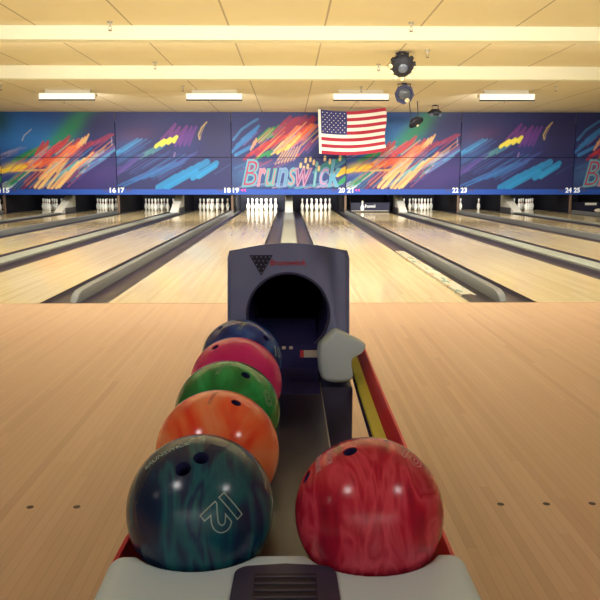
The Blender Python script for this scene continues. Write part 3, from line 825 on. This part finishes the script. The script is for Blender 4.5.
# rails
def rail(profile, path, mats, mis):
    """profile in (dx,dz) swept along path of (x,y)"""
    bm = bmesh.new(); secs = []
    for x, y in path: secs.append([bm.verts.new((x + dx, y, z)) for dx, z in profile])
    n = len(profile)
    for a, b in zip(secs, secs[1:]):
        for i in range(n):
            f = bm.faces.new((a[i], a[(i + 1) % n], b[(i + 1) % n], b[i]))
    bm.faces.new(secs[0]); bm.faces.new(secs[-1][::-1])
    return bm
pathR = [(.2365, .975), (.237, 1.1), (.2375, 1.3), (.2382, 1.5), (.2395, 1.8), (.241, 2.05), (.245, 2.40)]
rr = rp('rail', rail([(-.0245, .390), (-.009, .418), (-.006, .4215), (-.001, .4215), (.001, .418), (.001, .362), (-.0245, .362)], pathR, None, None), M['rail_red'], smooth=35)
rp('rest_plate', boxb(.0905, .185, .955, 1.18, .335, .3632, bev=.004), M['hole'])
rp('bumper_strip', rail([(-.049, .3735), (-.047, .378), (-.0245, .390), (-.0245, .370), (-.047, .366)], pathR[1:], None, None), M['strip_yellow'], rr, smooth=35)
rp('support_bar', rail([(-.0505, .3655), (-.001, .3615), (-.001, .335), (-.045, .335)], pathR[1:], None, None), M['hole'], rr)
pathL = [(-.254, .985), (-.2505, 1.08), (-.238, 1.16), (-.226, 1.25), (-.222, 1.4), (-.222, 2.1)]
rl = rp('rail', rail([(-.003, .408), (0, .413), (.005, .411), (.007, .40), (.007, .33), (-.003, .33)], pathL, None, None), M['rail_red'], smooth=35)
rp('guide_bar', rail([(.008, .379), (.03, .368), (.03, .34), (.008, .34)], pathL[2:], None, None), M['hole'], rl)
# light grey end cap joining hood and right rail
f0 = [(.092, .392), (.086, .42), (.083, .47), (.085, .500), (.100, .512), (.124, .540), (.134, .542), (.160, .528), (.200, .508), (.212, .499), (.213, .487), (.204, .474), (.190, .468), (.178, .462), (.174, .452), (.176, .43), (.184, .393), (.14, .388)]
bm = bmesh.new(); secs = []
for y, sx, sz, dz in ((2.030, .84, .82, .004), (2.034, .92, .90, .002), (2.044, .975, .97, .001), (2.06, 1., 1., 0), (2.12, 1., .97, -.008), (2.262, 1., .86, -.036)):
    secs.append([bm.verts.new((.148 + (x - .148) * sx * 1.03, y, .46 + (z - .46) * sz * 1.03 + dz)) for x, z in f0])
for a, b in zip(secs, secs[1:]):
    for i in range(len(f0)): bm.faces.new((a[i], a[(i + 1) % len(f0)], b[(i + 1) % len(f0)], b[i]))
bm.faces.new(secs[0]); bm.faces.new(secs[-1][::-1])
ec = rp('end_cap', bm, M['lightgrey'], smooth=True)
md = ec.modifiers.new('smooth', 'SUBSURF'); md.levels = 2; md.render_levels = 2
# front bumper with scooped rests for the balls
BALLS = {'teal': (-.1312, 1.049, .4722), 'orange': (-.1263, 1.2662, .479), 'green': (-.127, 1.487, .479), 'pink': (-.1255, 1.72, .479), 'blue': (-.1275, 1.957, .479), 'red': (.1158, 1.034, .4717)}
BR = .108
bm = bmesh.new(); nx, ny = 190, 110; X0, X1, Y0, Y1, ZT_ = -.256, .250, .66, .99, .430
def bump(x, y):
    """rounded light grey bumper surface"""
    z = ZT_
    ex = min(x - X0, X1 - x); ey = y - Y0; ez = Y1 - y
    r = .026
    if ex < r: z -= r - math.sqrt(max(0, r * r - (r - ex) ** 2))
    r2 = .09
    if ey < r2: z -= r2 - math.sqrt(max(0, r2 * r2 - (r2 - ey) ** 2))
    if ez < .008: z -= .008 - math.sqrt(max(0, .008 ** 2 - (.008 - ez) ** 2))
    for b in ('teal', 'red'):
        c = BALLS[b]; d = math.hypot(x - c[0], y - c[1]); rg = BR + .004
        if d < rg:
            zb = c[2] - math.sqrt(rg * rg - d * d) - .0005; k = .010
            h = max(k - abs(z - zb), 0) / k; z = min(z, zb) - h * h * k * .25
    return max(z, .30)
G = []
for j in range(ny + 1):
    row = []
    for i in range(nx + 1):
        x = X0 + (X1 - X0) * i / nx; y = Y0 + (Y1 - Y0) * j / ny
        q = abs(2 * i / nx - 1); taper = 1 - .10 * ((Y1 - y) / (Y1 - Y0)) ** 1.5
        xx = (X0 + X1) / 2 + (x - (X0 + X1) / 2) * taper
        cr = .03                               # rounded rear corners in plan
        yy = y
        e = min(x - X0, X1 - x)
        if e < cr: yy = y - (cr - math.sqrt(max(0, cr * cr - (cr - e) ** 2))) * (j / ny) ** 3 * .45
        row.append(bm.verts.new((xx, yy, bump(xx, yy))))
    G.append(row)
for j in range(ny):
    for i in range(nx): bm.faces.new((G[j][i], G[j][i + 1], G[j + 1][i + 1], G[j + 1][i]))
rim = G[0][:] + [G[j][nx] for j in range(1, ny + 1)] + G[ny][-2::-1] + [G[j][0] for j in range(ny - 1, 0, -1)]
low = [bm.verts.new((v.co.x, v.co.y, .06)) for v in rim]
for i in range(len(rim)): bm.faces.new((rim[i], rim[(i + 1) % len(rim)], low[(i + 1) % len(rim)], low[i]))
bm.faces.new(low)
rp('front_bumper', bm, M['lightgrey'], smooth=50)
rp('base', boxb(-.2, .2, .72, 1.0, 0, .06, bev=.01), M['hood_dark'], smooth=35)
# vent plate with grille in the bumper
pts = []
vx0, vx1, vy0, vy1 = -.074, .062, .68, .957
rc = .022
for i in range(7): a = PI / 2 * i / 6; pts.append((vx1 - rc + rc * math.cos(a), vy1 - .005 - rc + rc * math.sin(a)))
pts.append(((vx0 + vx1) / 2, vy1))
for i in range(7): a = PI / 2 + PI / 2 * i / 6; pts.append((vx0 + rc + rc * math.cos(a), vy1 - .005 - rc + rc * math.sin(a)))
pts += [(vx0 - .004, vy0 + .075), (vx1 + .004, vy0 + .075)]
bm = bmesh.new(); prism(bm, pts, 'z', .424, .4335)
vent = rp('vent', bm, M['vent'])
rp('grille', boxb(-.047, .035, .80, .929, .430, .4341), M['grille'], vent)
for k in range(7):
    y = .922 - k * .0165
    rp('slat', boxb(-.046, .034, y - .0045, y, .434, .4353), M['vent'], vent)

# ------------------------------------------------------------------ bowling balls
def holed_ball(name, key, material, holes, label):
    c = Vector(BALLS[key])
    bm = bmesh.new(); bmesh.ops.create_uvsphere(bm, u_segments=96, v_segments=48, radius=BR)
    t_ = obj(name, bm, material, None, c, True)
    cs = []
    for n, r in holes:
        d = Vector(n).normalized(); bm = bmesh.new()
        lathe(bm, [(0, -.045), (r, -.045), (r, .02), (0, .02)], 24, 0, Matrix.Translation(c + d * BR) @ frame(d).to_4x4())
        bmesh.ops.recalc_face_normals(bm, faces=bm.faces)
        me = bpy.data.meshes.new('cut'); bm.to_mesh(me); bm.free(); o = bpy.data.objects.new('cut', me); COL.objects.link(o); cs.append(o)
    if cs: cut_with(t_, cs)
    t_.data.shade_smooth(); t_.data.set_sharp_from_angle(angle=math.radians(40))
    for n, r in holes:
        d = Vector(n).normalized(); bm = bmesh.new(); s_ = math.sqrt(BR * BR - r * r) - BR
        lathe(bm, [(r * .985, s_ - .002), (r * .985, -.043), (0, -.043), (0, -.0445), (r * .998, -.0445), (r * .998, s_ - .002), (r * .985, s_ - .002)], 24, 0, Matrix.Translation(d * BR) @ frame(d).to_4x4())
        obj('finger_hole', bm, M['hole'], t_, smooth=40)
    tag(t_, label, 'bowling ball', 'bowling balls on the return')
    return t_
def wrap(t_, name, body, n, up, h, material, outline=0., off=0., w=None):
    """lettering wrapped on the ball about direction n, its top towards up"""
    n = Vector(n).normalized(); u = (Vector(up) - n * Vector(up).dot(n)).normalized(); r = u.cross(n)
    v, f = text_mesh(body, 1, 0, off, 0 if outline else .004, outline / h if outline else 0.); v = fit(v, w, h)
    bm = bmesh.new(); vs = [bm.verts.new(p) for p in v]
    for q in f:
        try: bm.faces.new([vs[i] for i in q])
        except ValueError: pass
    for _ in range(5):
        lg = [e for e in bm.edges if e.calc_length() > .004]
        if not lg: break
        bmesh.ops.subdivide_edges(bm, edges=lg, cuts=1)
    bmesh.ops.triangulate(bm, faces=bm.faces[:])
    bm.verts.index_update(); v = np.array([tuple(p.co) for p in bm.verts]); f = [[p.index for p in q.verts] for q in bm.faces]; bm.free()
    zmax = v[:, 2].max()
    out = []
    for a, b, z in v:
        q = (n + r * (a / BR) + u * (b / BR)).normalized()
        out.append(tuple(q * (BR + .0003 + (z / zmax * .0003 if zmax > 0 else 0))))
    return from_vf(name, out, f, material, t_)

M['teal'] = swirl('teal swirl', [(.25, rgb(8, 24, 58)), (.42, rgb(12, 46, 80)), (.52, rgb(24, 96, 108)), (.60, rgb(12, 46, 84)), (.75, rgb(56, 140, 140))], 8., .8, (2.6, .8, .6), .2, (.3, .5, .2))
M['orange'] = swirl('orange swirl', [(.34, rgb(244, 66, 40)), (.46, rgb(252, 112, 66)), (.62, rgb(255, 160, 106)), (.8, rgb(250, 122, 74))], 7., 1.2, (1.2, .8, .8), .16, (0, .4, .3))
M['green'] = swirl('green swirl', [(.30, rgb(8, 100, 52)), (.48, rgb(20, 148, 72)), (.62, rgb(44, 178, 98)), (.8, rgb(14, 120, 62))], 10., 1.4, (1, .7, 1), .15, (.4, 0, .2))
M['pinkball'] = swirl('pink swirl', [(.30, rgb(216, 24, 112)), (.55, rgb(236, 46, 136)), (.8, rgb(242, 70, 146))], 8., 1., (1, 1, 1), .2)
M['blueball'] = swirl('blue swirl', [(.30, rgb(10, 36, 110)), (.5, rgb(22, 68, 160)), (.62, rgb(56, 108, 188)), (.8, rgb(14, 46, 124))], 12., 1.4, (1, 1, 1), .15)
M['redball'] = swirl('red swirl', [(.30, rgb(140, 10, 42)), (.43, rgb(192, 26, 60)), (.52, rgb(222, 70, 92)), (.60, rgb(184, 22, 56)), (.75, rgb(228, 90, 108))], 9., 1., (2.6, .8, .8), .2, (.3, .9, .4))

b = holed_ball('bowling_ball', 'teal', M['teal'], [((-.142, -.583, .8), .0112), ((.073, -.443, .893), .0112)], 'dark teal marbled bowling ball numbered 12, nearest on the left of the rack')
wrap(b, 'number', '12', (.375, -.88, .305), (.50, .25, -.87), .043, M['ballmark'], .0007, .045)
wrap(b, 'lettering', 'BRUNSWICK', (-.42, -.22, .88), (-.25, .3, .35), .010, M['ballmark'], 0, .01, .075)
b = holed_ball('bowling_ball', 'red', M['redball'], [((-.281, -.198, .939), .0105), ((-.852, -.041, .521), .0105)], 'red marbled bowling ball alone on the right side of the rack')
wrap(b, 'number', '10', (.55, -.16, .82), (.2, .5, .0), .030, M['ballmark_red'], .0006, .03)
wrap(b, 'lettering', 'BRUNSWICK', (-.690, -.03, .72), (-.6, .1, -.5), .009, M['ballmark_red'], 0, .01, .05)
wrap(b, 'lettering', 'BOWLING', (-.545, -.09, .835), (-.6, .1, -.5), .009, M['ballmark_red'], 0, .01, .04)
b = holed_ball('bowling_ball', 'orange', M['orange'], [((.332, -.262, .906), .009)], 'bright orange swirled bowling ball just behind the teal one')
wrap(b, 'lettering', 'BRUNSWICK', (-.05, -.2, .98), (-.9, .2, 0), .007, M['ballmark_orange'], 0, .01, .045)
b = holed_ball('bowling_ball', 'green', M['green'], [((.381, -.376, .845), .0095)], 'green swirled bowling ball in the middle of the left row')
wrap(b, 'lettering', 'BRUNSWICK', (-.068, -.251, .966), (-.9, .35, 0), .008, M['ballmark_green'], 0, .01, .05)
wrap(b, 'number', '8', (.784, -.45, .428), (-.3, .3, .6), .034, M['ballmark_green'], .0008)
b = holed_ball('bowling_ball', 'pink', M['pinkball'], [((-.42, -.269, .866), .009), ((.481, .092, .872), .009)], 'plain hot pink bowling ball between the green and the blue one')
b = holed_ball('bowling_ball', 'blue', M['blueball'], [((-.499, -.223, .838), .009), ((.623, -.457, .636), .009)], 'dark blue bowling ball at the far end of the rack by the hole')
wrap(b, 'lettering', 'COMPA', (.068, -.35, .934), (-.8, .45, 0), .010, M['ballmark'], 0, .012, .045)
wrap(b, 'number', '10', (.90, -.33, .26), (-.2, .4, .6), .03, M['ballmark'], .0008)

# ------------------------------------------------------------------ camera and render look
cam = bpy.data.cameras.new('camera'); co = bpy.data.objects.new('camera', cam); COL.objects.link(co)
co.location = (0, 0, .95); co.rotation_euler = (math.radians(90 - 9.016), 0, math.radians(-.84))
cam.lens = 45; cam.sensor_width = 36; cam.clip_start = .05; cam.clip_end = 100
SC.camera = co
w = bpy.data.worlds.new('world'); SC.world = w; w.use_nodes = True
w.node_tree.nodes['Background'].inputs[0].default_value = rgb(60, 54, 50); w.node_tree.nodes['Background'].inputs[1].default_value = .3
SC.view_settings.view_transform = 'Standard'; SC.view_settings.look = 'None'; SC.view_settings.gamma = 1
SC.view_settings.exposure = 0.; SC.view_settings.use_curve_mapping = False
SC.cycles.use_denoising = True
SC.cycles.max_bounces = 8
